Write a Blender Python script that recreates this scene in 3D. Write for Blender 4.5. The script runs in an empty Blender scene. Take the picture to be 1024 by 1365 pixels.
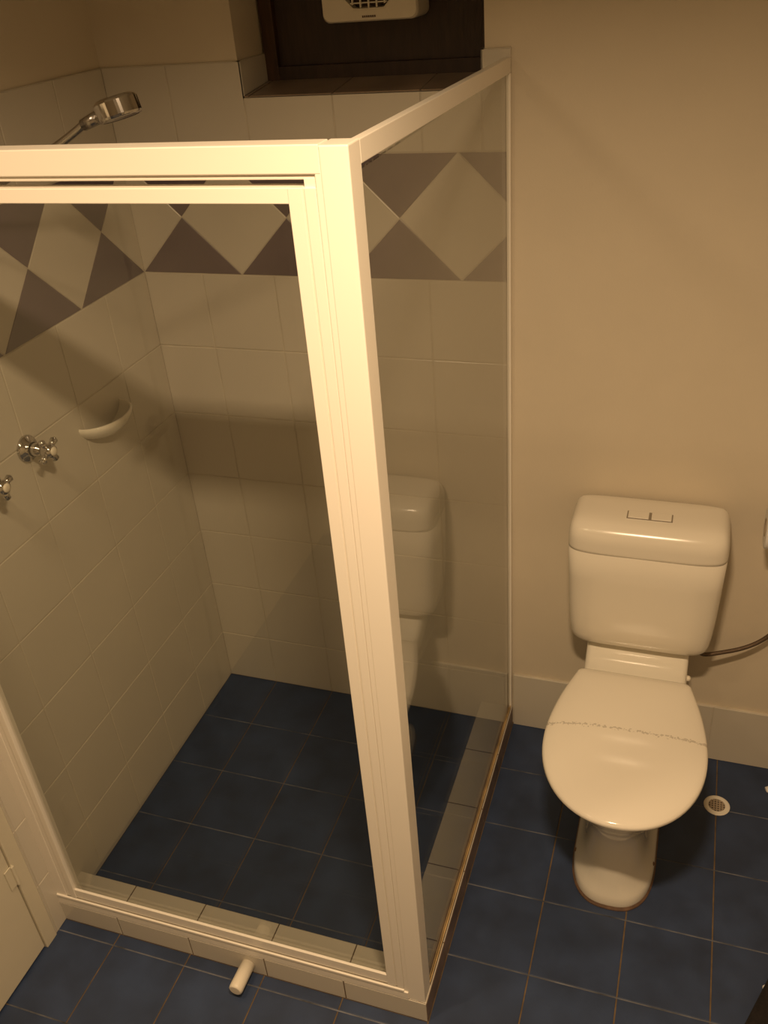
import bpy, bmesh, math, random
from mathutils import Vector, Matrix
random.seed(7)
S = bpy.context.scene
COL = S.collection

# ------------------------------------------------------------------ camera
F = Vector((-0.30336843, 0.79451445, -0.52603648))
R = Vector((0.94710534, 0.31207038, -0.07485686))
U = Vector((-0.10468555, 0.52092117, 0.84716118))
cd = bpy.data.cameras.new('camera'); cam = bpy.data.objects.new('camera', cd); COL.objects.link(cam)
cam.matrix_world = Matrix(((R.x, U.x, -F.x, 1.3724), (R.y, U.y, -F.y, -2.0097), (R.z, U.z, -F.z, 2.0523), (0, 0, 0, 1)))
cd.sensor_fit = 'HORIZONTAL'; cd.sensor_width = 36.0; cd.lens = 36.0 * 1212.89 / 1024.0
cd.clip_start = 0.02; cd.clip_end = 50
S.camera = cam

# ------------------------------------------------------------------ world, lamps, exposure
S.view_settings.view_transform = 'Standard'; S.view_settings.look = 'None'
S.view_settings.gamma = 1.0; S.view_settings.use_curve_mapping = False
S.view_settings.exposure = 0.0
w = bpy.data.worlds.new('world'); S.world = w; w.use_nodes = True
w.node_tree.nodes['Background'].inputs[0].default_value = (1.0, 0.62, 0.3, 1)
w.node_tree.nodes['Background'].inputs[1].default_value = 0.0
WARM = (1.0, 0.705, 0.42)
CEIL = 2.42
def lamp(name, x, y, power, rad):
    l = bpy.data.lights.new(name, 'AREA'); l.shape = 'RECTANGLE'; l.size = rad * 4; l.size_y = rad * 1.3; l.energy = power; l.color = WARM; l.spread = math.radians(148)
    o = bpy.data.objects.new(name, l); o.location = (x, y, CEIL - 0.012); COL.objects.link(o); return o
LAMPS = [(1.26, -1.50, 23.5, 0.04), (0.37, -1.50, 5.8, 0.04)]
for i, (x, y, p, r) in enumerate(LAMPS): lamp('downlight_lamp', x, y, p, r)

# ------------------------------------------------------------------ materials
def mat(name, col, rough=0.5, metal=0.0, bump=0.0, bscale=60, var=0.0, vscale=6, coat=0.0, ior=1.5, stretch=None):
    m = bpy.data.materials.new(name); m.use_nodes = True
    nt = m.node_tree; b = nt.nodes['Principled BSDF']
    b.inputs['Base Color'].default_value = (*col, 1); b.inputs['Roughness'].default_value = rough
    b.inputs['Metallic'].default_value = metal; b.inputs['Coat Weight'].default_value = coat; b.inputs['IOR'].default_value = ior
    tc = nt.nodes.new('ShaderNodeTexCoord'); mp = nt.nodes.new('ShaderNodeMapping')
    nt.links.new(tc.outputs['Object'], mp.inputs[0])
    if stretch: mp.inputs['Scale'].default_value = stretch
    if var > 0:
        n = nt.nodes.new('ShaderNodeTexNoise'); n.inputs['Scale'].default_value = vscale; n.inputs['Detail'].default_value = 6
        nt.links.new(mp.outputs[0], n.inputs['Vector'])
        cr = nt.nodes.new('ShaderNodeValToRGB'); cr.color_ramp.elements[0].position = 0.3; cr.color_ramp.elements[1].position = 0.7
        cr.color_ramp.elements[0].color = (*[c * (1 - var) for c in col], 1)
        cr.color_ramp.elements[1].color = (*[min(1, c * (1 + var)) for c in col], 1)
        nt.links.new(n.outputs[0], cr.inputs[0]); nt.links.new(cr.outputs[0], b.inputs['Base Color'])
    if bump > 0:
        n2 = nt.nodes.new('ShaderNodeTexNoise'); n2.inputs['Scale'].default_value = bscale; n2.inputs['Detail'].default_value = 3
        nt.links.new(mp.outputs[0], n2.inputs['Vector'])
        bp = nt.nodes.new('ShaderNodeBump'); bp.inputs['Strength'].default_value = bump; bp.inputs['Distance'].default_value = 0.002
        nt.links.new(n2.outputs[0], bp.inputs['Height']); nt.links.new(bp.outputs[0], b.inputs['Normal'])
    return m
M = {}
M['paint'] = mat('cream_wall_paint', (0.66, 0.585, 0.46), 0.75, bump=0.15, bscale=180, var=0.02)
M['ceil'] = mat('ceiling_paint', (0.72, 0.69, 0.60), 0.9)
M['tile'] = mat('cream_wall_tile', (0.60, 0.56, 0.48), 0.22, bump=0.12, bscale=14, var=0.03, vscale=3)
M['purple'] = mat('purple_grey_tile', (0.135, 0.105, 0.12), 0.3, bump=0.1, bscale=20, var=0.06, vscale=8)
M['grout'] = mat('cream_grout', (0.56, 0.51, 0.42), 0.9, var=0.15, vscale=12)
M['blue'] = mat('dark_blue_floor_tile', (0.025, 0.042, 0.092), 0.5, bump=0.25, bscale=30, var=0.28, vscale=10)
M['groutb'] = mat('brown_stained_grout', (0.15, 0.10, 0.05), 0.9, var=0.35, vscale=25)
M['groutg'] = mat('grey_grout', (0.115, 0.12, 0.14), 0.9, var=0.7, vscale=14)
M['frame'] = mat('cream_enamelled_aluminium', (0.86, 0.81, 0.72), 0.32)
M['ceramic'] = mat('white_vitreous_china', (0.82, 0.78, 0.68), 0.08, coat=0.6)
M['tank'] = mat('cream_cistern_plastic', (0.78, 0.73, 0.63), 0.2)
M['plastic'] = mat('cream_plastic', (0.78, 0.73, 0.63), 0.2)
M['plastic2'] = mat('ivory_plastic', (0.78, 0.72, 0.60), 0.35)
M['chrome'] = mat('chrome', (0.62, 0.60, 0.58), 0.12, metal=1.0)
M['dchrome'] = mat('dull_chrome', (0.42, 0.40, 0.38), 0.25, metal=1.0)
M['wood'] = mat('dark_stained_timber', (0.030, 0.014, 0.009), 0.5, bump=0.3, bscale=30, var=0.3, vscale=14, stretch=(6, 1, 1))
M['wood2'] = mat('mid_brown_timber', (0.060, 0.027, 0.012), 0.5, var=0.3, vscale=14, stretch=(6, 1, 1))
M['door'] = mat('cream_gloss_paint', (0.66, 0.61, 0.48), 0.35, var=0.02)
M['dark'] = mat('drain_hole_shade', (0.02, 0.015, 0.01), 0.8)
M['brownmix'] = mat('mottled_brown', (0.13, 0.075, 0.045), 0.7, var=0.4, vscale=40)
M['hose'] = mat('braided_hose', (0.13, 0.09, 0.06), 0.45, metal=0.5, bump=0.8, bscale=400)
M['mat'] = mat('dark_brown_pile', (0.010, 0.007, 0.006), 1.0, bump=1.0, bscale=220, var=0.4, vscale=90)
M['paper'] = mat('white_paper', (0.75, 0.73, 0.70), 0.9, bump=0.3, bscale=120)
M['card'] = mat('grey_cardboard', (0.35, 0.28, 0.2), 0.9)
M['sill'] = mat('brown_sill_tile', (0.25, 0.19, 0.14), 0.3, var=0.25, vscale=9)  # niche sill tiles, browner and darker than the wall tiles
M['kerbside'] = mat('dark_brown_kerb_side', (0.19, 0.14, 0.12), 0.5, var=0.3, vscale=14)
M['silicone'] = mat('yellowed_silicone', (0.55, 0.38, 0.18), 0.6, var=0.3, vscale=20)

# seat lid plastic with the grey scuffed line across it
def lid_material():
    m = mat('scuffed_lid_plastic', (0.82, 0.77, 0.67), 0.09)
    nt = m.node_tree; b = nt.nodes['Principled BSDF']; N = nt.nodes.new; L = nt.links.new
    tc = nt.nodes['Texture Coordinate']; sp = N('ShaderNodeSeparateXYZ'); L(tc.outputs['Object'], sp.inputs[0])
    n = N('ShaderNodeTexNoise'); n.inputs['Scale'].default_value = 22; n.inputs['Detail'].default_value = 2; L(tc.outputs['Object'], n.inputs['Vector'])
    def mth(op, a, bb):
        q = N('ShaderNodeMath'); q.operation = op
        for i, v in enumerate((a, bb)):
            if isinstance(v, (int, float)): q.inputs[i].default_value = v
            elif v is not None: L(v, q.inputs[i])
        return q.outputs[0]
    wob = mth('MULTIPLY', mth('SUBTRACT', n.outputs[0], 0.5), 0.016)
    # line y = -0.392 plus a dip at the left end
    ln = mth('ADD', sp.outputs[1], 0.392)
    lx = mth('MULTIPLY', mth('MAXIMUM', mth('SUBTRACT', -0.06, sp.outputs[0]), 0.0), 0.13)
    d = mth('ABSOLUTE', mth('ADD', mth('ADD', ln, lx), wob), None)
    n2 = N('ShaderNodeTexNoise'); n2.inputs['Scale'].default_value = 190; n2.inputs['Detail'].default_value = 3; L(tc.outputs['Object'], n2.inputs['Vector'])
    thr = mth('MULTIPLY', mth('MAXIMUM', mth('SUBTRACT', n2.outputs[0], 0.42), 0.0), 0.030)
    mask = mth('MULTIPLY', mth('LESS_THAN', d, thr), 0.42)
    mx = N('ShaderNodeMix'); mx.data_type = 'RGBA'
    L(mask, mx.inputs[0]); mx.inputs[6].default_value = (0.82, 0.77, 0.67, 1); mx.inputs[7].default_value = (0.22, 0.18, 0.14, 1)
    L(mx.outputs[2], b.inputs['Base Color'])
    return m
M['lid'] = lid_material()

def glass_material():
    m = bpy.data.materials.new('clear_glass'); m.use_nodes = True
    nt = m.node_tree; nt.nodes.clear(); N = nt.nodes.new; L = nt.links.new
    out = N('ShaderNodeOutputMaterial'); mix = N('ShaderNodeMixShader'); tr = N('ShaderNodeBsdfTransparent'); gl = N('ShaderNodeBsdfGlossy')
    tr.inputs[0].default_value = (0.955, 0.96, 0.94, 1); gl.inputs['Roughness'].default_value = 0.015
    g = N('ShaderNodeNewGeometry'); dot = N('ShaderNodeVectorMath'); dot.operation = 'DOT_PRODUCT'
    L(g.outputs['Normal'], dot.inputs[0]); L(g.outputs['Incoming'], dot.inputs[1])
    def mth(op, a, bb):
        q = N('ShaderNodeMath'); q.operation = op
        for i, v in enumerate((a, bb)):
            if isinstance(v, (int, float)): q.inputs[i].default_value = v
            elif v is not None: L(v, q.inputs[i])
        return q.outputs[0]
    c = mth('ABSOLUTE', dot.outputs['Value'], None)
    f = mth('ADD', mth('MULTIPLY', mth('POWER', mth('SUBTRACT', 1.0, c), 5.0), 0.955), 0.045)
    L(f, mix.inputs[0]); L(tr.outputs[0], mix.inputs[1]); L(gl.outputs[0], mix.inputs[2]); L(mix.outputs[0], out.inputs[0])
    return m
M['glass'] = glass_material()

# ------------------------------------------------------------------ mesh helpers
def obj(name, bm, m, parent=None, smooth=False, bevel=0.0, seg=2):
    bmesh.ops.recalc_face_normals(bm, faces=bm.faces)
    me = bpy.data.meshes.new(name); bm.to_mesh(me); bm.free()
    for k in (m if isinstance(m, (list, tuple)) else [m]): me.materials.append(M[k])
    o = bpy.data.objects.new(name, me); COL.objects.link(o)
    if smooth:
        for p in me.polygons: p.use_smooth = True
    if bevel:
        b = o.modifiers.new('bevel', 'BEVEL'); b.width = bevel; b.segments = seg; b.limit_method = 'ANGLE'; b.angle_limit = math.radians(40)
    if parent: o.parent = parent
    return o
def thing(name, label, cat, loc=(0, 0, 0), group=None):
    o = bpy.data.objects.new(name, None); COL.objects.link(o); o.location = loc
    o.empty_display_size = 0.05; o['label'] = label; o['category'] = cat
    if group: o['group'] = group
    return o
def tag(o, label, cat, group=None):
    o['label'] = label; o['category'] = cat
    if group: o['group'] = group
    return o
def struct(name, bm, m, parent=None, **k):
    o = obj(name, bm, m, parent, **k)
    if not parent: o['kind'] = 'structure'
    return o
def box(bm, x0, x1, y0, y1, z0, z1, mi=0):
    v = [bm.verts.new((x, y, z)) for x in (x0, x1) for y in (y0, y1) for z in (z0, z1)]
    fs = [(0, 1, 3, 2), (4, 6, 7, 5), (0, 4, 5, 1), (2, 3, 7, 6), (0, 2, 6, 4), (1, 5, 7, 3)]
    for f in fs:
        q = bm.faces.new([v[i] for i in f]); q.material_index = mi
def B(*boxes):
    bm = bmesh.new()
    for b in boxes: box(bm, *b)
    return bm
def cyl(bm, p0, p1, r0, r1=None, n=24, caps=True, mi=0):
    p0, p1 = Vector(p0), Vector(p1); r1 = r0 if r1 is None else r1
    a = (p1 - p0).normalized(); t = Vector((0, 0, 1)) if abs(a.z) < 0.9 else Vector((1, 0, 0))
    u = a.cross(t).normalized(); v = a.cross(u)
    A = [bm.verts.new(p0 + (u * math.cos(2 * math.pi * i / n) + v * math.sin(2 * math.pi * i / n)) * r0) for i in range(n)]
    Bv = [bm.verts.new(p1 + (u * math.cos(2 * math.pi * i / n) + v * math.sin(2 * math.pi * i / n)) * r1) for i in range(n)]
    for i in range(n):
        f = bm.faces.new((A[i], A[(i + 1) % n], Bv[(i + 1) % n], Bv[i])); f.material_index = mi
    if caps:
        bm.faces.new(A[::-1]).material_index = mi; bm.faces.new(Bv).material_index = mi
def lathe(bm, origin, axis, prof, n=32, mi=0):
    # prof: list of (distance along axis, radius); radius 0 closes
    o = Vector(origin); a = Vector(axis).normalized(); t = Vector((0, 0, 1)) if abs(a.z) < 0.9 else Vector((1, 0, 0))
    u = a.cross(t).normalized(); v = a.cross(u); rings = []
    for d, r in prof:
        if r < 1e-6: rings.append([bm.verts.new(o + a * d)])
        else: rings.append([bm.verts.new(o + a * d + (u * math.cos(2 * math.pi * i / n) + v * math.sin(2 * math.pi * i / n)) * r) for i in range(n)])
    for A, C in zip(rings, rings[1:]):
        for i in range(n):
            j = (i + 1) % n
            if len(A) == 1 and len(C) == 1: continue
            if len(A) == 1: f = bm.faces.new((A[0], C[j], C[i]))
            elif len(C) == 1: f = bm.faces.new((A[i], A[j], C[0]))
            else: f = bm.faces.new((A[i], A[j], C[j], C[i]))
            f.material_index = mi
def tube(bm, pts, r, n=14, sub=8):
    P = [Vector(p) for p in pts]; Q = []
    for i in range(len(P) - 1):
        p0 = P[max(i - 1, 0)]; p1 = P[i]; p2 = P[i + 1]; p3 = P[min(i + 2, len(P) - 1)]
        for k in range(sub):
            t = k / sub
            Q.append(0.5 * ((2 * p1) + (p2 - p0) * t + (2 * p0 - 5 * p1 + 4 * p2 - p3) * t * t + (3 * p1 - p0 - 3 * p2 + p3) * t ** 3))
    Q.append(P[-1]); rings = []; nrm = None
    for i, q in enumerate(Q):
        a = (Q[min(i + 1, len(Q) - 1)] - Q[max(i - 1, 0)]).normalized()
        if nrm is None: nrm = a.cross(Vector((0.3, 0.2, 1))).normalized()
        nrm = (nrm - a * nrm.dot(a)).normalized(); b = a.cross(nrm)
        rings.append([bm.verts.new(q + (nrm * math.cos(2 * math.pi * j / n) + b * math.sin(2 * math.pi * j / n)) * r) for j in range(n)])
    for A, C in zip(rings, rings[1:]):
        for j in range(n): bm.faces.new((A[j], A[(j + 1) % n], C[(j + 1) % n], C[j]))
    bm.faces.new(rings[0][::-1]); bm.faces.new(rings[-1])
def loft(bm, rings, cap0=True, cap1=True, close=False):
    V = [[bm.verts.new(p) for p in r] for r in rings]; n = len(V[0])
    seq = list(zip(V, V[1:])) + ([(V[-1], V[0])] if close else [])
    for A, C in seq:
        for j in range(n): bm.faces.new((A[j], A[(j + 1) % n], C[(j + 1) % n], C[j]))
    if cap0 and not close: bm.faces.new(V[0][::-1])
    if cap1 and not close: bm.faces.new(V[-1])
def ering(cx, w, yw, yf, yb, z, nf=2.0, nb=3.0, n=64):
    # egg outline: widest (half width w) at y=yw, front tip yf (towards the room), back yb
    out = []
    for i in range(n):
        a = 2 * math.pi * i / n; c, s = math.cos(a), math.sin(a); e = nf if s < 0 else nb
        x = w * math.copysign(abs(c) ** (2 / e), c)
        y = yw + (yw - yf if s < 0 else yb - yw) * math.copysign(abs(s) ** (2 / e), s)
        out.append((cx + x, y, z))
    return out
# --- tiles: convex polygons (u,v) laid with a grout gap, raised from a grout bed
def clip(poly, u0, u1, v0, v1):
    def cut(P, ins, inter):
        out = []
        for i in range(len(P)):
            a, b = P[i - 1], P[i]
            if ins(b):
                if not ins(a): out.append(inter(a, b))
                out.append(b)
            elif ins(a): out.append(inter(a, b))
        return out
    def at(k, c):
        def f(a, b):
            t = (c - a[k]) / (b[k] - a[k]); return (a[0] + (b[0] - a[0]) * t, a[1] + (b[1] - a[1]) * t)
        return f
    for ins, k, c in ((lambda p: p[0] >= u0 - 1e-9, 0, u0), (lambda p: p[0] <= u1 + 1e-9, 0, u1), (lambda p: p[1] >= v0 - 1e-9, 1, v0), (lambda p: p[1] <= v1 + 1e-9, 1, v1)):
        if len(poly) < 3: return []
        poly = cut(poly, ins, at(k, c))
    Q = []
    for p in poly:
        if not Q or math.hypot(p[0] - Q[-1][0], p[1] - Q[-1][1]) > 1e-5: Q.append(p)
    if len(Q) > 1 and math.hypot(Q[0][0] - Q[-1][0], Q[0][1] - Q[-1][1]) < 1e-5: Q.pop()
    return Q
def inset(poly, d):
    n = len(poly); A = sum(poly[i - 1][0] * poly[i][1] - poly[i][0] * poly[i - 1][1] for i in range(n))
    if A < 0: poly = poly[::-1]
    out = []
    for i in range(n):
        p, q, r = poly[i - 1], poly[i], poly[(i + 1) % n]
        e1 = Vector((q[0] - p[0], q[1] - p[1])); e2 = Vector((r[0] - q[0], r[1] - q[1]))
        if e1.length < 1e-6 or e2.length < 1e-6: return None
        e1.normalize(); e2.normalize(); n1 = Vector((-e1.y, e1.x)); n2 = Vector((-e2.y, e2.x)); k = 1 + n1.dot(n2)
        if k < 0.05: return None
        s = (n1 + n2) / k
        out.append((q[0] + s.x * d, q[1] + s.y * d))
    A2 = sum(out[i - 1][0] * out[i][1] - out[i][0] * out[i - 1][1] for i in range(n))
    return out if A2 > 1e-6 else None
def tile(bm, poly, fn, mi, gap=0.0016, bev=0.0012, h=0.0016, base=-0.001):
    if len(poly) < 3: return
    a = inset(poly, gap); b = inset(poly, gap + bev)
    if not a or not b: return
    A0 = [bm.verts.new(fn(u, v, base)) for u, v in a]; A = [bm.verts.new(fn(u, v, h * 0.55)) for u, v in a]; Bt = [bm.verts.new(fn(u, v, h)) for u, v in b]; n = len(a)
    for i in range(n):
        j = (i + 1) % n
        bm.faces.new((A0[i], A0[j], A[j], A[i])).material_index = mi; bm.faces.new((A[i], A[j], Bt[j], Bt[i])).material_index = mi
    bm.faces.new(Bt).material_index = mi
def grid(bm, u0, u1, v0, v1, us, vs, fn, mi, **k):
    us = [u0] + [u for u in us if u0 + 1e-3 < u < u1 - 1e-3] + [u1]; vs = [v0] + [v for v in vs if v0 + 1e-3 < v < v1 - 1e-3] + [v1]
    for a, b in zip(us, us[1:]):
        for c, d in zip(vs, vs[1:]): tile(bm, [(a, c), (b, c), (b, d), (a, d)], fn, mi, **k)

T = 0.2; X1 = 0.1694; ZB = 0.1836; P = 0.2828; BAND0 = ZB + 6 * T; BAND1 = BAND0 + P; TOP = 1.8636; WX = 0.957
ROOM_X = 2.35; ROOM_Y = -2.75
def tiled_wall(bm, u1, ujoints, fn, hole=None):
    """cream tiles, a band of diamonds between purple-grey triangles, one more cream row. fn maps (u, v, out)."""
    zs = [ZB + i * T for i in range(7)]
    grid(bm, 0, u1, 0, BAND0, ujoints, zs, fn, 1)
    k = 0
    while k * P < u1 + P:
        c = k * P; m = (BAND0 + BAND1) / 2
        tile(bm, clip([(c - P / 2, m), (c, BAND0), (c + P / 2, m), (c, BAND1)], 0, u1, BAND0, BAND1), fn, 1, gap=0.001)
        tile(bm, clip([(c, BAND0), (c + P, BAND0), (c + P / 2, m)], 0, u1, BAND0, BAND1), fn, 2, gap=0.001)
        tile(bm, clip([(c, BAND1), (c + P / 2, m), (c + P, BAND1)], 0, u1, BAND0, BAND1), fn, 2, gap=0.001)
        k += 1
    us = [0] + [(hole[0] if hole and abs(u - hole[0]) < .03 else u) for u in ujoints if u < u1 - 1e-3] + [u1]
    for a, b in zip(us, us[1:]):
        if hole:
            h0, h1, hz = hole
            for (p, q, z0, z1) in ((a, min(b, h0), BAND1, TOP), (max(a, h1), b, BAND1, TOP), (max(a, h0), min(b, h1), BAND1, hz)):
                if q - p > 0.004: tile(bm, [(p, z0), (q, z0), (q, z1), (p, z1)], fn, 1)
        else: tile(bm, [(a, BAND1), (b, BAND1), (b, TOP), (a, TOP)], fn, 1)

# ------------------------------------------------------------------ room shell
NX0, NX1, NZ, ND = 0.3565, 0.9025, 1.790, 0.14          # window niche
NTOP = 2.20
PY = 0.006                                              # painted plaster lies this far behind the tile face
bm = bmesh.new()
# plaster wall with the niche left open (slot 0)
box(bm, -0.15, NX0 - 0.006, PY, 0.30, -0.05, CEIL); box(bm, NX1 + 0.006, ROOM_X + 0.15, PY, 0.30, -0.05, CEIL)
box(bm, NX0 - 0.006, NX1 + 0.006, PY, 0.30, -0.05, NZ - 0.01); box(bm, NX0 - 0.006, NX1 + 0.006, PY, 0.30, NTOP, CEIL)
box(bm, NX0 - 0.006, NX1 + 0.006, 0.19, 0.30, NZ - 0.01, NTOP)
# grout bed (slot 3)
box(bm, 0, NX0, 0.0, PY + 0.001, 0, TOP, 3); box(bm, NX1, 0.9635, 0.0, PY + 0.001, 0, TOP, 3); box(bm, NX0, NX1, 0.0, PY + 0.001, 0, NZ - 0.002, 3)
BJ = [X1 + i * T for i in range(6)]
tiled_wall(bm, 0.9635, BJ, lambda u, v, o: (u, -o, v), hole=(NX0, NX1, NZ))
# niche: tiled sill sloping to the room, tiled reveals up to the top of the tiling
def sillz(y): return NZ + 0.0005 + y * 0.1
us = [NX0] + [u for u in BJ if NX0 + .01 < u < NX1 - .01] + [NX1]
for a, b in zip(us, us[1:]): tile(bm, [(a, 0.0), (b, 0.0), (b, ND), (a, ND)], lambda u, v, o: (u, v, sillz(v) + o), 4)
vs = [bm.verts.new(p) for p in ((NX0 - .006, 0.001, NZ - .001), (NX1 + .006, 0.001, NZ - .001), (NX1 + .006, 0.2, NZ + .019), (NX0 - .006, 0.2, NZ + .019))]; bm.faces.new(vs).material_index = 3
box(bm, NX0 - 0.006, NX0, 0.0, ND + .02, NZ - 0.004, TOP, 3); box(bm, NX1, NX1 + 0.006, 0.0, ND + .02, NZ - 0.004, TOP, 3)
tile(bm, [(0, NZ), (ND, NZ + 0.014), (ND, TOP), (0, TOP)], lambda u, v, o: (NX0 + o, u, v), 1)
tile(bm, [(0, NZ), (ND, NZ + 0.014), (ND, TOP), (0, TOP)], lambda u, v, o: (NX1 - o, u, v), 1)
struct('wall_back', bm, ['paint', 'tile', 'purple', 'grout', 'sill'])

bm = bmesh.new()
DY0, DY1 = -1.036, -1.81                                 # door opening along the left wall
box(bm, -0.20, -0.006, -1.0, PY, -0.05, CEIL); box(bm, -0.20, -0.006, ROOM_Y, DY1 - .04, -0.05, CEIL); box(bm, -0.20, -0.006, DY1 - .05, -0.99, 2.09, CEIL)
box(bm, -0.006, 0.0, -0.996, 0.0, 0, TOP, 3)
tiled_wall(bm, 0.996, [0.1886 + i * T for i in range(6)], lambda u, v, o: (o, -u, v))
struct('wall_left', bm, ['paint', 'tile', 'purple', 'grout'])
struct('wall_right', B((ROOM_X, ROOM_X + .15, ROOM_Y - .15, .30, -.05, CEIL)), 'paint')
struct('wall_front', B((-.2, ROOM_X + .15, ROOM_Y - .15, ROOM_Y, -.05, CEIL)), 'paint')
struct('ceiling', B((-.2, ROOM_X + .15, ROOM_Y - .15, .30, CEIL, CEIL + .1)), 'ceil')

# floor: blue tiles, brown grout joints running into the room, greyer joints across
KH = 0.07; KX0, KX1 = 0.868, 0.9665; KY0, KY1 = -0.9515, -0.858
bm = bmesh.new()
box(bm, -0.2, ROOM_X + .1, ROOM_Y - .1, PY, -0.08, -0.0012, 1)
FX = [0.1615 + i * T for i in range(-1, 12)]; FY = [-0.1838 - i * T for i in range(14)]; SY = [-0.2 - i * T for i in range(5)]
def flo(u, v, o): return (u, v, o)
kw = dict(gap=0.0017, bev=0.0016, h=0.0008, base=-0.0013)
YS = FY[4]
grid(bm, -0.012, ROOM_X, ROOM_Y, YS, FX, sorted(FY), flo, 0, **kw)
grid(bm, KX1, ROOM_X, YS, 0.004, FX, sorted(FY), flo, 0, **kw)
grid(bm, -0.012, KX1, YS, KY0, [x for x in FX if x < .9], [], flo, 0, **kw)
grid(bm, 0.0, KX0, KY1, 0.0, [X1 + i * T for i in range(5)], sorted(SY), flo, 0, **kw)
for y in FY:
    x0 = KX1 if y > KY0 else 0.0
    bm.faces.new([bm.verts.new(p) for p in ((x0, y - .0017, -.0003), (ROOM_X, y - .0017, -.0003), (ROOM_X, y + .0017, -.0003), (x0, y + .0017, -.0003))]).material_index = 2
for y in SY[:4]:
    bm.faces.new([bm.verts.new(p) for p in ((0, y - .0017, -.0003), (KX0, y - .0017, -.0003), (KX0, y + .0017, -.0003), (0, y + .0017, -.0003))]).material_index = 2
struct('floor', bm, ['blue', 'groutb', 'groutg'])

# tiled kerb round the shower tray
bm = bmesh.new()
box(bm, 0.0, KX1 - .001, KY0 + .001, KY1 - .001, 0, KH - .001, 1); box(bm, KX0 + .001, KX1 - .001, KY1 - .002, 0, 0, KH - .001, 1)
jx = [X1 + i * T for i in range(5)]; jy = [0.2 * i + 0.02 for i in range(1, 5)]
us = [0.0] + [u for u in jx if u < KX1] + [KX1]
for a, b in zip(us, us[1:]):
    k4 = dict(h=0.001, base=-0.001)
    tile(bm, [(a, 0), (b, 0), (b, KH), (a, KH)], lambda u, v, o: (u, KY0 - o, v), 0, **k4)
    tile(bm, [(a, KY0), (min(b, KX0 if b > .8 else b), KY0), (min(b, KX0 if b > .8 else b), KY1), (a, KY1)], lambda u, v, o: (u, v, KH - .001 + o), 0, **k4)
    b2 = min(b, KX0)
    if b2 - a > .01: tile(bm, [(a, 0), (b2, 0), (b2, KH), (a, KH)], lambda u, v, o: (u, KY1 - .001 + o, v), 0, **k4)
ys = [KY0, -0.80, -0.60, -0.40, -0.20, 0.0]
for a, b in zip(ys, ys[1:]):
    tile(bm, [(KX0, a), (KX1, a), (KX1, b), (KX0, b)], lambda u, v, o: (u, v, KH - .001 + o), 0, **k4)
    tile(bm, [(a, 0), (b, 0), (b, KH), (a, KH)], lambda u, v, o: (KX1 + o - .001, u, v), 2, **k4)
    a2 = max(a, KY1)
    tile(bm, [(a2, 0), (b, 0), (b, KH), (a2, KH)], lambda u, v, o: (KX0 + .001 - o, u, v), 0, **k4)
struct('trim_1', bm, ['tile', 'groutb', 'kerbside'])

# tiled skirting behind the toilet
bm = bmesh.new()
box(bm, 0.969, ROOM_X, -0.002, PY, 0, 0.198, 1)
us = [KX1 + .008] + [KX1 + .0 + i * 0.3 for i in range(1, 5)] + [ROOM_X]
us = [0.969, 1.53, 1.95, ROOM_X]
for a, b in zip(us, us[1:]): tile(bm, [(a, 0), (b, 0), (b, 0.2), (a, 0.2)], lambda u, v, o: (u, -0.002 - o, v), 0, gap=.0008)
struct('baseboard_back', bm, ['tile', 'grout'])

# door and its frame in the left wall
bm = bmesh.new()
box(bm, -0.20, 0.004, DY0 + .0018, -0.996, 0, 2.13); box(bm, -0.20, 0.004, DY1 - .044, DY1 - .004, 0, 2.13); box(bm, -0.20, 0.004, DY1 - .044, -0.996, 2.07, 2.13)
fr = struct('trim_2', bm, 'door', bevel=0.002)
d = struct('door_1', B((-0.040, -0.002, DY1, DY0, 0.008, 2.065)), 'door', bevel=0.002)
bm = bmesh.new()
for z0 in (0.253, 1.05, 1.75):
    cyl(bm, (0.004, DY0 + .002, z0), (0.004, DY0 + .002, z0 + .062), 0.0042, n=16)
    cyl(bm, (0.004, DY0 + .002, z0 + .062), (0.004, DY0 + .002, z0 + .067), 0.0035, 0.001, n=16)
    box(bm, -0.001, 0.0015, DY0 - .02, DY0 + .02, z0, z0 + .062)
obj('hinge', bm, 'door', d, smooth=False)
bm = bmesh.new()
lathe(bm, (-0.002, -1.755, 1.0), (1, 0, 0), [(0, 0), (0, .026), (.006, .026), (.009, .020), (.012, .010), (.045, .009), (.048, .012), (.050, 0)])
tube(bm, [(0.043, -1.755, 1.0), (0.05, -1.74, 1.0), (0.05, -1.70, 1.0), (0.046, -1.645, .998)], 0.009)
obj('door_handle', bm, 'chrome', d, smooth=True)
struct('window_1', (lambda b: (box(b, NX0, NX0 + .032, ND - .005, .185, sillz(ND), NTOP, 1), box(b, NX1 - .03, NX1, ND - .005, .185, sillz(ND), NTOP), box(b, NX0 + .031, NX1 - .029, ND - .003, .185, sillz(ND), sillz(ND) + .030), box(b, NX0, NX1, ND - .005, .185, NTOP - .03, NTOP), box(b, NX0 + .03, NX1 - .03, ND + .012, .19, sillz(ND), NTOP), b)[-1])(bmesh.new()), ['wood', 'wood2'], bevel=0.0015)

# ceiling downlights (the lamps hang in these)
for i, (x, y, p, r) in enumerate(LAMPS):
    t = thing('recessed_downlight', ['round white recessed downlight in the ceiling above the toilet side of the room', 'round white recessed downlight in the ceiling nearer the door'][i], 'downlight', (x, y, CEIL))
    bm = bmesh.new(); lathe(bm, (0, 0, 0), (0, 0, -1), [(-.001, .05), (.005, .05), (.008, .046), (.008, .043), (-.001, .040)])
    obj('trim_ring', bm, 'plastic2', t, smooth=True)
    bm = bmesh.new(); lathe(bm, (0, 0, 0), (0, 0, -1), [(0, .0), (0.0, .041), (.003, .040), (.003, 0)]); obj('reflector', bm, 'chrome', t)

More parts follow.
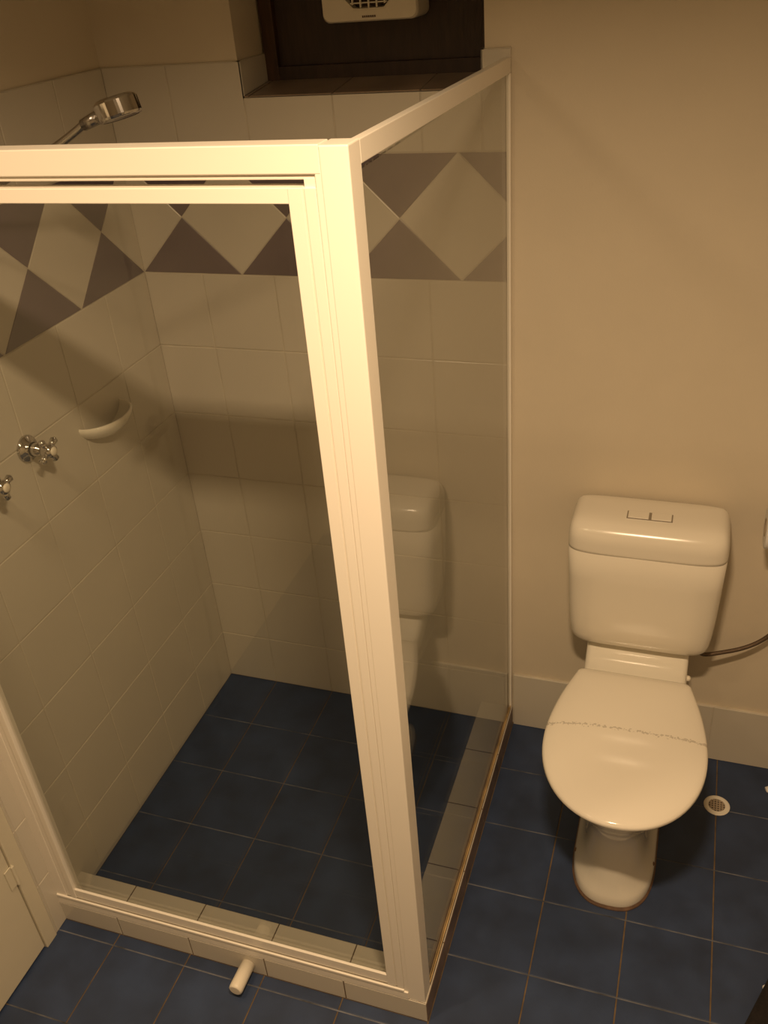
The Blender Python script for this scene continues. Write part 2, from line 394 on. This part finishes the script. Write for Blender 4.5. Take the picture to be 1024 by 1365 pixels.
# ------------------------------------------------------------------ shower screen
ss = thing('shower_screen', 'cream framed glass shower screen standing on the tiled kerb, with a framed door', 'shower screen', (0.48, -0.95, KH))
def P_(name, bm, m, parent, **k):
    o = obj(name, bm, m, parent, **k)
    anc = Vector((0, 0, 0)); q = parent
    while q: anc += q.location; q = q.parent
    o.location = -anc
    return o
XF = 0.963; YF = -0.950; ZT = 1.860
P_('corner_post', B((0.9245, XF, YF, -0.908, KH, ZT - .001), (0.9155, 0.926, YF + .0015, -0.915, KH, ZT - .006)), 'frame', ss, bevel=.0018)
P_('top_rail', B((0.0, 0.9245, YF + .001, -0.915, 1.8255, ZT), (0.0, 0.9155, YF + .005, -0.92, 1.8185, 1.8265)), 'frame', ss, bevel=.0015)
bm = bmesh.new()                                         # the side rail falls a little towards the wall
for (x0, x1, a0, a1, b0, b1) in ((0.949, XF, 1.829, 1.858, 1.817, 1.846),):
    v = [bm.verts.new(p) for p in ((x0, -.909, a0), (x1, -.909, a0), (x1, -.909, a1), (x0, -.909, a1), (x0, 0, b0), (x1, 0, b0), (x1, 0, b1), (x0, 0, b1))]
    for f in ((0, 1, 2, 3), (4, 5, 6, 7), (0, 1, 5, 4), (1, 2, 6, 5), (2, 3, 7, 6), (3, 0, 4, 7)): bm.faces.new([v[i] for i in f])
P_('side_rail', bm, 'frame', ss, bevel=.0012)
P_('wall_channel', B((0.0, 0.030, YF + .002, -0.918, KH, 1.825)), 'frame', ss, bevel=.0015)
P_('wall_channel', B((0.9555, XF + .0015, -0.010, 0.0, KH, 1.817)), 'frame', ss, bevel=.001)
P_('threshold', B((0.0, 0.925, YF - .0022, -0.932, KH - .0005, 0.094), (0.0, 0.916, YF - .0022, YF + .003, 0.090, 0.100)), 'frame', ss, bevel=.0012)
P_('floor_channel', B((0.9525, 0.954, -0.908, -0.002, KH, 0.082), (0.9612, XF, -0.908, -0.002, KH, 0.082), (0.9525, XF, -0.908, -0.002, KH, 0.073)), 'silicone', ss)
P_('side_pane', B((0.9550, 0.9600, -0.909, -0.003, 0.0735, 1.822)), 'glass', ss)
# door: a leaf with its own glass
dr = obj('shower_door', B(
    (0.877, 0.8975, YF + .001, -0.925, 0.102, 1.810), (0.8995, 0.9155, YF + .001, -0.925, 0.102, 1.810), (0.897, 0.900, YF + .0028, -0.925, 0.102, 1.810),
    (0.030, 0.045, YF + .003, -0.925, 0.102, 1.810), (0.0448, 0.060, YF + .001, -0.925, 0.102, 1.810),
    (0.060, 0.878, YF + .002, -0.925, 1.790, 1.810), (0.060, 0.878, YF + .003, -0.9405, 0.102, 0.133)), 'frame', ss, bevel=.0012)
dr.location = -ss.location
g = obj('glass_pane', B((0.056, 0.880, -0.940, -0.935, 0.128, 1.796)), 'glass', dr)
obj('pivot_pin', B((0.900, 0.915, YF + .004, -0.930, 0.094, 0.102)), 'frame', dr)
obj('pivot_pin', B((0.900, 0.915, YF + .004, -0.930, 1.810, 1.820)), 'frame', dr)

# ------------------------------------------------------------------ toilet
CX = 1.316
tl = thing('toilet', 'cream close-coupled toilet with closed lid and rounded cistern against the wall', 'toilet', (CX, 0, 0))
def tob(name, bm, m, parent=None, **k):
    o = obj(name, bm, m, parent or tl, **k); return o
# pan (local x, y as world)
rs = []
for z, w, yw, yf, yb, nf, nb in ((0.003, .100, -.40, -.560, -.10, 2.6, 6), (.012, .101, -.40, -.561, -.10, 2.6, 6), (.028, .100, -.40, -.559, -.10, 2.6, 6), (.038, .0965, -.40, -.556, -.11, 2.6, 5),
        (.050, .091, -.40, -.551, -.12, 2.5, 4), (.075, .083, -.40, -.545, -.13, 2.4, 4), (.10, .077, -.40, -.540, -.13, 2.4, 4), (.14, .073, -.40, -.534, -.13, 2.5, 4), (.20, .074, -.40, -.536, -.13, 2.3, 4), (.25, .086, -.40, -.548, -.12, 2.3, 4),
        (.30, .112, -.41, -.575, -.13, 2.2, 3), (.345, .142, -.42, -.608, -.15, 2.1, 2.6), (.375, .160, -.43, -.630, -.16, 2.1, 2.4), (.395, .166, -.43, -.638, -.16, 2.1, 2.4), (.402, .162, -.43, -.634, -.16, 2.1, 2.4), (.402, .110, -.42, -.56, -.26, 2, 2), (.33, .095, -.42, -.54, -.28, 2, 2), (.22, .05, -.42, -.48, -.36, 2, 2)):
    rs.append(ering(0, w, yw, yf, yb, z, nf, nb))
bm = bmesh.new(); loft(bm, rs)
# rear deck that carries the cistern, rising to it in a soft curve
def deck(y, zt):
    n = 24; out = []; w = .1285; z0 = .33; r = .014
    pts = [(-w, z0), (-w, zt - r), (-w + r * .3, zt - r * .3), (-w + r, zt)] + [(-w + r + (2 * w - 2 * r) * t / 8, zt) for t in range(1, 8)] + [(w - r, zt), (w - r * .3, zt - r * .3), (w, zt - r), (w, z0)]
    return [(x, y, z) for x, z in pts]
loft(bm, [deck(-.006, .470), deck(-.065, .470), deck(-.085, .464), deck(-.100, .454), deck(-.113, .443), deck(-.127, .432), deck(-.142, .424), deck(-.160, .419), deck(-.20, .416), deck(-.21, .408)])
tob('pan', bm, 'ceramic', smooth=True)
bm = bmesh.new(); loft(bm, [ering(0, .104, -.40, -.566, -.10, .0, 2.6, 6), ering(0, .104, -.40, -.566, -.10, .004, 2.6, 6), ering(0, .1005, -.40, -.562, -.10, .008, 2.6, 6)])
tob('base_ring', bm, 'brownmix')  # thin brown ring round the foot of the pan
for sx, y in ((-.090, -.437), (.090, -.43)):
    bm = bmesh.new(); lathe(bm, (sx, y, .024), (sx * 3, 0, 1), [(0, 0), (0, .007), (.0135, .007), (.0155, .004), (.016, 0)], n=16); tob('floor_screw', bm, 'brownmix', smooth=True)
# seat (a ring) and lid
def slid(w, yf, yb, z, s=1.0, dy=0):
    yw = -.43; o = []; wb = w * .765; rc = .018
    for i in range(37):                                   # front half, right to left
        a = math.pi * i / 36; c, sn = math.cos(a), math.sin(a)
        o.append((w * math.copysign(abs(c) ** (2 / 2.12), c), yw - abs(yf - yw) * sn ** (2 / 2.12)))
    side = []
    for i in range(1, 15):
        t = i / 14; side.append((w - (w - wb) * t ** 1.75, yw + (yb - rc - yw) * t))
    cor = [(wb - rc + rc * math.cos(a), yb - rc + rc * math.sin(a)) for a in [math.pi / 2 * k / 5 for k in range(1, 6)]]
    back = [((wb - rc) * (1 - 2 * k / 8), yb) for k in range(1, 8)]
    o += [(-x, y) for x, y in side] + [(-x, y) for x, y in cor] + [(-x, y) for x, y in back] + [(x, y) for x, y in cor[::-1]] + [(x, y) for x, y in side[::-1]]
    return [(x * s, yw + (y - yw) * s + dy, z) for x, y in o]
bm = bmesh.new()
loft(bm, [slid(.178, -.652, -.20, .404), slid(.182, -.657, -.197, .409), slid(.182, -.657, -.197, .414), slid(.178, -.652, -.20, .418), slid(.115, -.575, -.27, .418), slid(.11, -.57, -.275, .410), slid(.115, -.575, -.27, .404)], close=True)
tob('seat', bm, 'plastic', smooth=True)
bm = bmesh.new()
loft(bm, [slid(.174, -.652, -.19, .4185), slid(.183, -.664, -.187, .4195), slid(.1865, -.6695, -.1865, .425), slid(.185, -.667, -.1875, .4315), slid(.180, -.661, -.190, .4355), slid(.171, -.651, -.196, .4378)]
     + [slid(.171, -.651, -.196, z, s) for z, s in ((.4403, .93), (.4418, .82), (.4428, .66), (.4434, .45), (.4437, .2))])
tob('seat_lid', bm, 'lid', smooth=True)
bm = bmesh.new(); lathe(bm, (.1275, -.150, .418), (1, 0, 0), [(0, 0), (0, .0075), (.006, .0075), (.0095, .005), (.0105, 0)], n=20); tob('fixing_cap', bm, 'plastic2', smooth=True)
# cistern
def cring(w, yf, z, yb=-.004, e=5.5, n=96):
    out = []; yc = (yf + yb) / 2; hy = (yb - yf) / 2
    for i in range(n):
        a = 2 * math.pi * i / n; c, s = math.cos(a), math.sin(a)
        # gently bowed front face
        x = w * math.copysign(abs(c) ** (2 / e), c); ee = e if s < 0 else 14
        y = yc + hy * math.copysign(abs(s) ** (2 / ee), s)
        if s > 0: x = w * math.copysign(abs(c) ** (2 / e), c)
        out.append((x, y, z))
    return out
bm = bmesh.new()
loft(bm, [cring(.130, -.105, .4685), cring(.150, -.122, .470), cring(.162, -.133, .4765), cring(.169, -.140, .488), cring(.173, -.145, .505), cring(.1765, -.150, .54), cring(.180, -.155, .60), cring(.183, -.161, .69), cring(.1857, -.1667, .7768), cring(.1854, -.1664, .7770)])
ct = tob('cistern', bm, 'tank', smooth=True)
bm = bmesh.new()
loft(bm, [cring(.1854, -.1664, .7770), cring(.1858, -.1668, .7772), cring(.1858, -.1668, .785), cring(.1858, -.1668, .803), cring(.1850, -.1655, .817), cring(.1830, -.1615, .829), cring(.1795, -.1550, .8385), cring(.1745, -.1465, .845), cring(.1670, -.1360, .8495, yb=-.007), cring(.157, -.1240, .852, yb=-.015), cring(.12, -.105, .8535, yb=-.03), cring(.04, -.085, .854, yb=-.055)])
cl = tob('cistern_lid', bm, 'plastic', ct, smooth=True)
fp = bmesh.new(); cy = -.093; hx = .053
box(fp, -hx, hx, cy - .017, cy + .017, .848, .8548)
o = obj('flush_plate', fp, 'dchrome', ct, bevel=.001)
for sx in (-1, 1):
    bm = bmesh.new(); a, b = (-hx + .003, -.002) if sx < 0 else (.004, hx - .003); box(bm, a, b, cy - .0150, cy + .0165, .852, .8565); obj('flush_button', bm, 'plastic', ct, bevel=.0015)

# water hose from the cistern's lower right corner along the wall
hs = tag(bpy.data.objects.new('water_hose', None), 'thin dark braided water hose curving from the cistern along the wall', 'hose'); COL.objects.link(hs); hs.location = (1.45, -.05, .45)
bm = bmesh.new(); tube(bm, [(1.470, -.070, .455), (1.474, -.068, .438), (1.49, -.060, .431), (1.525, -.050, .436), (1.568, -.040, .448), (1.605, -.032, .468), (1.635, -.028, .500), (1.66, -.026, .545), (1.672, -.026, .60)], .0055)
o = obj('hose_tube', bm, 'hose', hs, smooth=True); o.location = -hs.location
bm = bmesh.new(); cyl(bm, (1.470, -.070, .444), (1.470, -.070, .467), .010, n=6); o = obj('coupling_nut', bm, 'dchrome', hs); o.location = -hs.location
bm = bmesh.new(); lathe(bm, (1.672, PY, .62), (0, -1, 0), [(0, 0), (0, .026), (.004, .026), (.008, .012), (.055, .012), (.058, .0)]); cyl(bm, (1.672, -.026, .595), (1.672, -.026, .62), .009); o = obj('stop_valve', bm, 'chrome', hs, smooth=True); o.location = -hs.location

# toilet roll on its holder at the right edge
tr = tag(bpy.data.objects.new('toilet_roll', None), 'white toilet roll cut off by the right edge, on the wall right of the cistern', 'toilet roll'); COL.objects.link(tr); tr.location = (1.628, -.085, .852)
bm = bmesh.new(); lathe(bm, (-.055, 0, 0), (1, 0, 0), [(0, .021), (0, .046), (.002, .049), (.006, .050), (.104, .050), (.108, .049), (.11, .046), (.11, .021), (0, .021)], n=48); obj('paper', bm, 'paper', tr, smooth=False)
bm = bmesh.new(); lathe(bm, (-.056, 0, 0), (1, 0, 0), [(0, .0195), (0, .0212), (.112, .0212), (.112, .0195), (0, .0195)], n=32); obj('cardboard_core', bm, 'card', tr)
rh = tag(bpy.data.objects.new('toilet_roll_holder', None), 'chrome toilet roll holder arm fixed to the wall right of the cistern', 'toilet roll holder'); COL.objects.link(rh); rh.location = (1.71, PY, .852)
bm = bmesh.new(); lathe(bm, (0, 0, 0), (0, -1, 0), [(0, 0), (0, .022), (.006, .022), (.008, .01), (.010, 0)]); obj('wall_plate', bm, 'chrome', rh, smooth=True)
bm = bmesh.new(); tube(bm, [(0, -.005, 0), (0, -.068, .0), (-.01, -.089, 0.0), (-.03, -.091, 0.0), (-.125, -.091, 0.0)], .006); obj('arm', bm, 'chrome', rh, smooth=True)

# floor drain
fd = thing('floor_drain', 'round cream floor drain grate set in the blue tiles right of the toilet', 'drain', (1.563, -.172, 0))
bm = bmesh.new(); lathe(bm, (0, 0, 0), (0, 0, 1), [(0, .0), (0, .034), (.002, .034), (.0035, .031), (.0035, .022), (.001, .021), (.001, 0)], n=40); obj('rim', bm, 'plastic', fd)
bm = bmesh.new(); cyl(bm, (0, 0, .001), (0, 0, .0015), .021, n=32); obj('sump_shade', bm, 'dark', fd)  # flat near-black disc: shade of the drain hole put in as colour
bm = bmesh.new()
for i in range(-2, 3):
    L_ = math.sqrt(.021 ** 2 - (i * .0075) ** 2)
    box(bm, i * .0075 - .0017, i * .0075 + .0017, -L_, L_, .0015, .0032)
    box(bm, -L_, L_, i * .0075 - .0017, i * .0075 + .0017, .0016, .0031)
obj('grate', bm, 'card', fd)

# ------------------------------------------------------------------ shower fittings
def make_tap(y, z, rot, label):
    t = thing('shower_tap', label, 'tap', (0.0016, y, z), 'shower taps on the left wall')
    bm = bmesh.new(); lathe(bm, (0, 0, 0), (1, 0, 0), [(0, 0), (0, .031), (.004, .031), (.008, .028), (.011, .019), (.018, .0165)], n=36); obj('flange', bm, 'chrome', t, smooth=True)
    bm = bmesh.new(); lathe(bm, (0, 0, 0), (1, 0, 0), [(.010, 0), (.010, .0155), (.034, .0145), (.038, .010), (.046, .009)], n=28); obj('spindle', bm, 'chrome', t, smooth=True)
    bm = bmesh.new(); lathe(bm, (0, 0, 0), (1, 0, 0), [(.044, 0), (.044, .013), (.050, .016), (.066, .016), (.071, .013), (.072, .0)], n=28)
    for k in range(4):
        a = rot + k * math.pi / 2; u = Vector((0, math.cos(a), math.sin(a))); c = Vector((.058, 0, 0))
        cyl(bm, c + u * .012, c + u * .030, .0055, .0085, n=16)
        cyl(bm, c + u * .030, c + u * .034, .0085, .0045, n=16)
    obj('cross_handle', bm, 'chrome', t, smooth=True)
    bm = bmesh.new(); lathe(bm, (0, 0, 0), (1, 0, 0), [(.070, 0), (.070, .010), (.0735, .0095), (.075, .006), (.0755, 0)], n=24); obj('button_cap', bm, 'plastic2', t, smooth=True)
    return t
make_tap(-.588, 1.174, .5, 'chrome cross-handled shower tap beside the soap dish, the fully visible one')
make_tap(-.748, 1.174, .2, 'chrome cross-handled shower tap cut off by the left edge of the picture')

sd = thing('soap_dish', 'cream ceramic half-bowl soap dish on the left shower wall', 'soap dish', (0.0016, -.318, 1.127))
bm = bmesh.new()
n = 20
def bowl(a_, b_, dep, zoff, inner):
    rings = []
    for j in range(9):
        t = j / 8 * math.pi / 2
        ra, rb, z = a_ * math.cos(t), b_ * math.cos(t), zoff - dep * math.sin(t)
        rings.append([(rb * math.sin(math.pi * i / n), -ra * math.cos(math.pi * i / n), z) for i in range(n + 1)])
    return rings
O_ = bowl(.092, .072, .050, 0, False); I_ = bowl(.085, .065, .042, 0, True)
def strip(A, C):
    for i in range(len(A) - 1):
        q = [A[i], A[i + 1], C[i + 1], C[i]]
        try: bm.faces.new(q)
        except ValueError: pass
VO = [[bm.verts.new(p) for p in r] for r in O_[:-1]]; VI = [[bm.verts.new(p) for p in r] for r in I_[:-1]]
rim = [bm.verts.new(((a[0] + b[0]) / 2, (a[1] + b[1]) / 2, .003)) for a, b in zip(O_[0], I_[0])]
for A, C in zip(VO, VO[1:]): strip(A, C)
for A, C in zip(VI, VI[1:]): strip(A, C)
strip(VO[0], rim); strip(rim, VI[0]); bm.faces.new(VO[-1]); bm.faces.new(VI[-1])
obj('bowl', bm, 'ceramic', sd, smooth=True)

sh = thing('shower', 'chrome round shower head on an angled arm above the shower top rail', 'shower', (0.0, -.655, 1.695))
bm = bmesh.new(); lathe(bm, (0.0016, 0, -.02), (1, 0, 0), [(0, 0), (0, .030), (.004, .030), (.012, .018), (.014, .009)]); obj('flange', bm, 'chrome', sh, smooth=True)
bm = bmesh.new(); tube(bm, [(0.002, 0, -.02), (.10, 0, .02), (.20, 0, .060), (.32, 0, .112), (.375, 0, .139), (.40, 0, .154)], .0068); obj('arm', bm, 'dchrome', sh, smooth=True)
bm = bmesh.new(); cyl(bm, (.392, 0, .148), (.425, 0, .160), .0095, .011, n=20); obj('swivel_joint', bm, 'dchrome', sh, smooth=True)
ax = Vector((.26, -.06, -1)).normalized(); ctr = Vector((.463, 0, .172)) - ax * .015
bm = bmesh.new(); lathe(bm, ctr, ax, [(-.001, 0), (-.001, .030), (.002, .0345), (.005, .0365), (.026, .0365), (.030, .0345), (.031, .030)], n=48); obj('head_body', bm, 'chrome', sh, smooth=False, bevel=.001)
for p in sh.children[-1].data.polygons: p.use_smooth = abs(p.normal.dot(ax)) < .8
bm = bmesh.new(); lathe(bm, ctr, ax, [(.029, 0), (.029, .031), (.0305, .031), (.0305, 0)], n=48); obj('spray_face', bm, 'dchrome', sh)

# pipe stub on the kerb
ps = thing('pipe_stub', 'short cream plastic cylinder sticking out of the front of the tiled kerb', 'door stop', (.5245, KY0 - .001, .032))
bm = bmesh.new(); lathe(bm, (0, 0, 0), (-.02, -1, -.0), [(0, 0), (0, .0165), (.064, .0168), (.068, .0158), (.0695, .0135)], n=32); obj('body', bm, 'plastic2', ps, smooth=True)
bm = bmesh.new(); lathe(bm, (0, 0, 0), (-.02, -1, -.0), [(.0690, 0), (.0690, .0138), (.0696, .0135), (.0700, 0)], n=32); obj('end_cap', bm, 'plastic2', ps)

# extractor fan mounted in the niche
ef = thing('extractor_fan', 'square cream plastic extractor fan mounted on the dark timber panel of the window niche', 'fan', (.648, .152, 2.028))
bm = bmesh.new()
def sq(h, y, r=.016, n=8):
    o = []
    for k, (sx, sz) in enumerate(((1, 1), (-1, 1), (-1, -1), (1, -1))):
        for i in range(n + 1):
            a = math.pi / 2 * (k + i / n); o.append((sx * (h - r) + r * math.cos(a), y, sz * (h - r) + r * math.sin(a)))
    q = []
    for i in range(len(o)):
        p0, p1 = o[i], o[(i + 1) % len(o)]; m = 16 if math.dist(p0, p1) > h else 1
        q += [tuple(p0[j] + (p1[j] - p0[j]) * t / m for j in range(3)) for t in range(m)]
    return q
# housing with an octagonal opening left in the front
FYF = -.095
loft(bm, [sq(.104, 0), sq(.107, -.004), sq(.107, FYF + .008), sq(.104, FYF + .002)], cap1=False)
outer = sq(.104, FYF + .002); n = len(outer)
def octp(r, y):
    out = []
    for i in range(n):
        x, _, z = outer[i]; a = math.atan2(z, x); k = math.pi / 4; b = (a + math.pi / 8) % k - math.pi / 8
        b = ((a) % k); b = b if b < k / 2 else b - k
        rr = r / math.cos(b); out.append((rr * math.cos(a), y, rr * math.sin(a)))
    return out
V = [[bm.verts.new(p) for p in r] for r in (outer, octp(.086, FYF), octp(.082, FYF + .001), octp(.080, FYF + .02))]
for A, C in zip(V, V[1:]):
    for j in range(n): bm.faces.new((A[j], A[(j + 1) % n], C[(j + 1) % n], C[j]))
obj('housing', bm, 'plastic2', ef)
bm = bmesh.new(); cyl(bm, (0, FYF + .019, 0), (0, FYF + .022, 0), .084, n=32); obj('back_plate', bm, 'wood2', ef)
bm = bmesh.new()
for i in range(-4, 5):
    L_ = math.sqrt(max(.0, .083 ** 2 - (i * .018) ** 2)); box(bm, i * .018 - .0016, i * .018 + .0016, FYF + .002, FYF + .007, -L_, L_)
    box(bm, -L_, L_, FYF + .003, FYF + .006, i * .018 - .0012, i * .018 + .0012)
obj('grille', bm, 'plastic2', ef)
bm = bmesh.new()
for i in range(7): box(bm, -.0155 + i * .0045, -.0155 + i * .0045 + .0032, FYF + .0005, FYF + .003, -.0995, -.0955)
obj('badge', bm, 'brownmix', ef)
bm = bmesh.new(); lathe(bm, (0, FYF + .012, 0), (0, -1, 0), [(-.006, 0), (-.006, .022), (.003, .020), (.004, 0)])
for k in range(6):
    a = k * math.pi / 3; u = Vector((math.cos(a), 0, math.sin(a))); v = Vector((-math.sin(a), .3, math.cos(a))) * .018
    q = [bm.verts.new(Vector((0, FYF + .012, 0)) + p) for p in (u * .018 - v * .5, u * .076 - v, u * .076 + v, u * .018 + v * .5)]; q2 = [bm.verts.new(p.co + Vector((0, .0015, 0))) for p in q]
    bm.faces.new(q); bm.faces.new(q2[::-1])
    for i in range(4): bm.faces.new((q[i], q[(i + 1) % 4], q2[(i + 1) % 4], q2[i]))
obj('fan_blades', bm, 'wood2', ef)

# ------------------------------------------------------------------ loose things on the floor
bm = bmesh.new()
cx, cy_, w2, l2, rot = 1.885, -.815, .25, .38, math.radians(-22.5)
def rr(s, z, n=10):
    o = []
    for k, (sx, sy) in enumerate(((1, 1), (-1, 1), (-1, -1), (1, -1))):
        r = .05
        for i in range(n + 1):
            a = math.pi / 2 * (k + i / n); x = sx * (w2 - r) + r * math.cos(a); y = sy * (l2 - r) + r * math.sin(a)
            x *= s; y *= s; o.append((cx + x * math.cos(rot) - y * math.sin(rot), cy_ + x * math.sin(rot) + y * math.cos(rot), z))
    return o
loft(bm, [rr(.985, .001), rr(1, .004), rr(1, .012), rr(.985, .017), rr(.94, .019), rr(.5, .019)])
tag(obj('bath_mat', bm, 'mat', smooth=True), 'dark brown bath mat, only its edge in view at the bottom right corner', 'bath mat')
def scrap(x, y, s, label):
    bm = bmesh.new(); n = 9
    A = [(x + s * (1 + .12 * math.sin(3 * i + s * 900)) * math.cos(2 * math.pi * i / n), y + s * 1.1 * math.sin(2 * math.pi * i / n)) for i in range(n)]
    loft(bm, [[(a, b, .001) for a, b in A], [(a, b, .004 + .002 * (i % 3)) for i, (a, b) in enumerate(A)], [((a + x) / 2, (b + y) / 2, .009) for a, b in A]])
    tag(obj('white_speck', bm, 'paper'), label, 'paper scrap', 'paper scraps on the floor')
scrap(1.697, -.082, .010, 'small white scrap of tissue on the floor by the skirting, right of the drain')
scrap(1.674, -.672, .004, 'tiny white fleck modelled as the glint at the edge of the dark mat')  # solid white fleck standing in for a glint
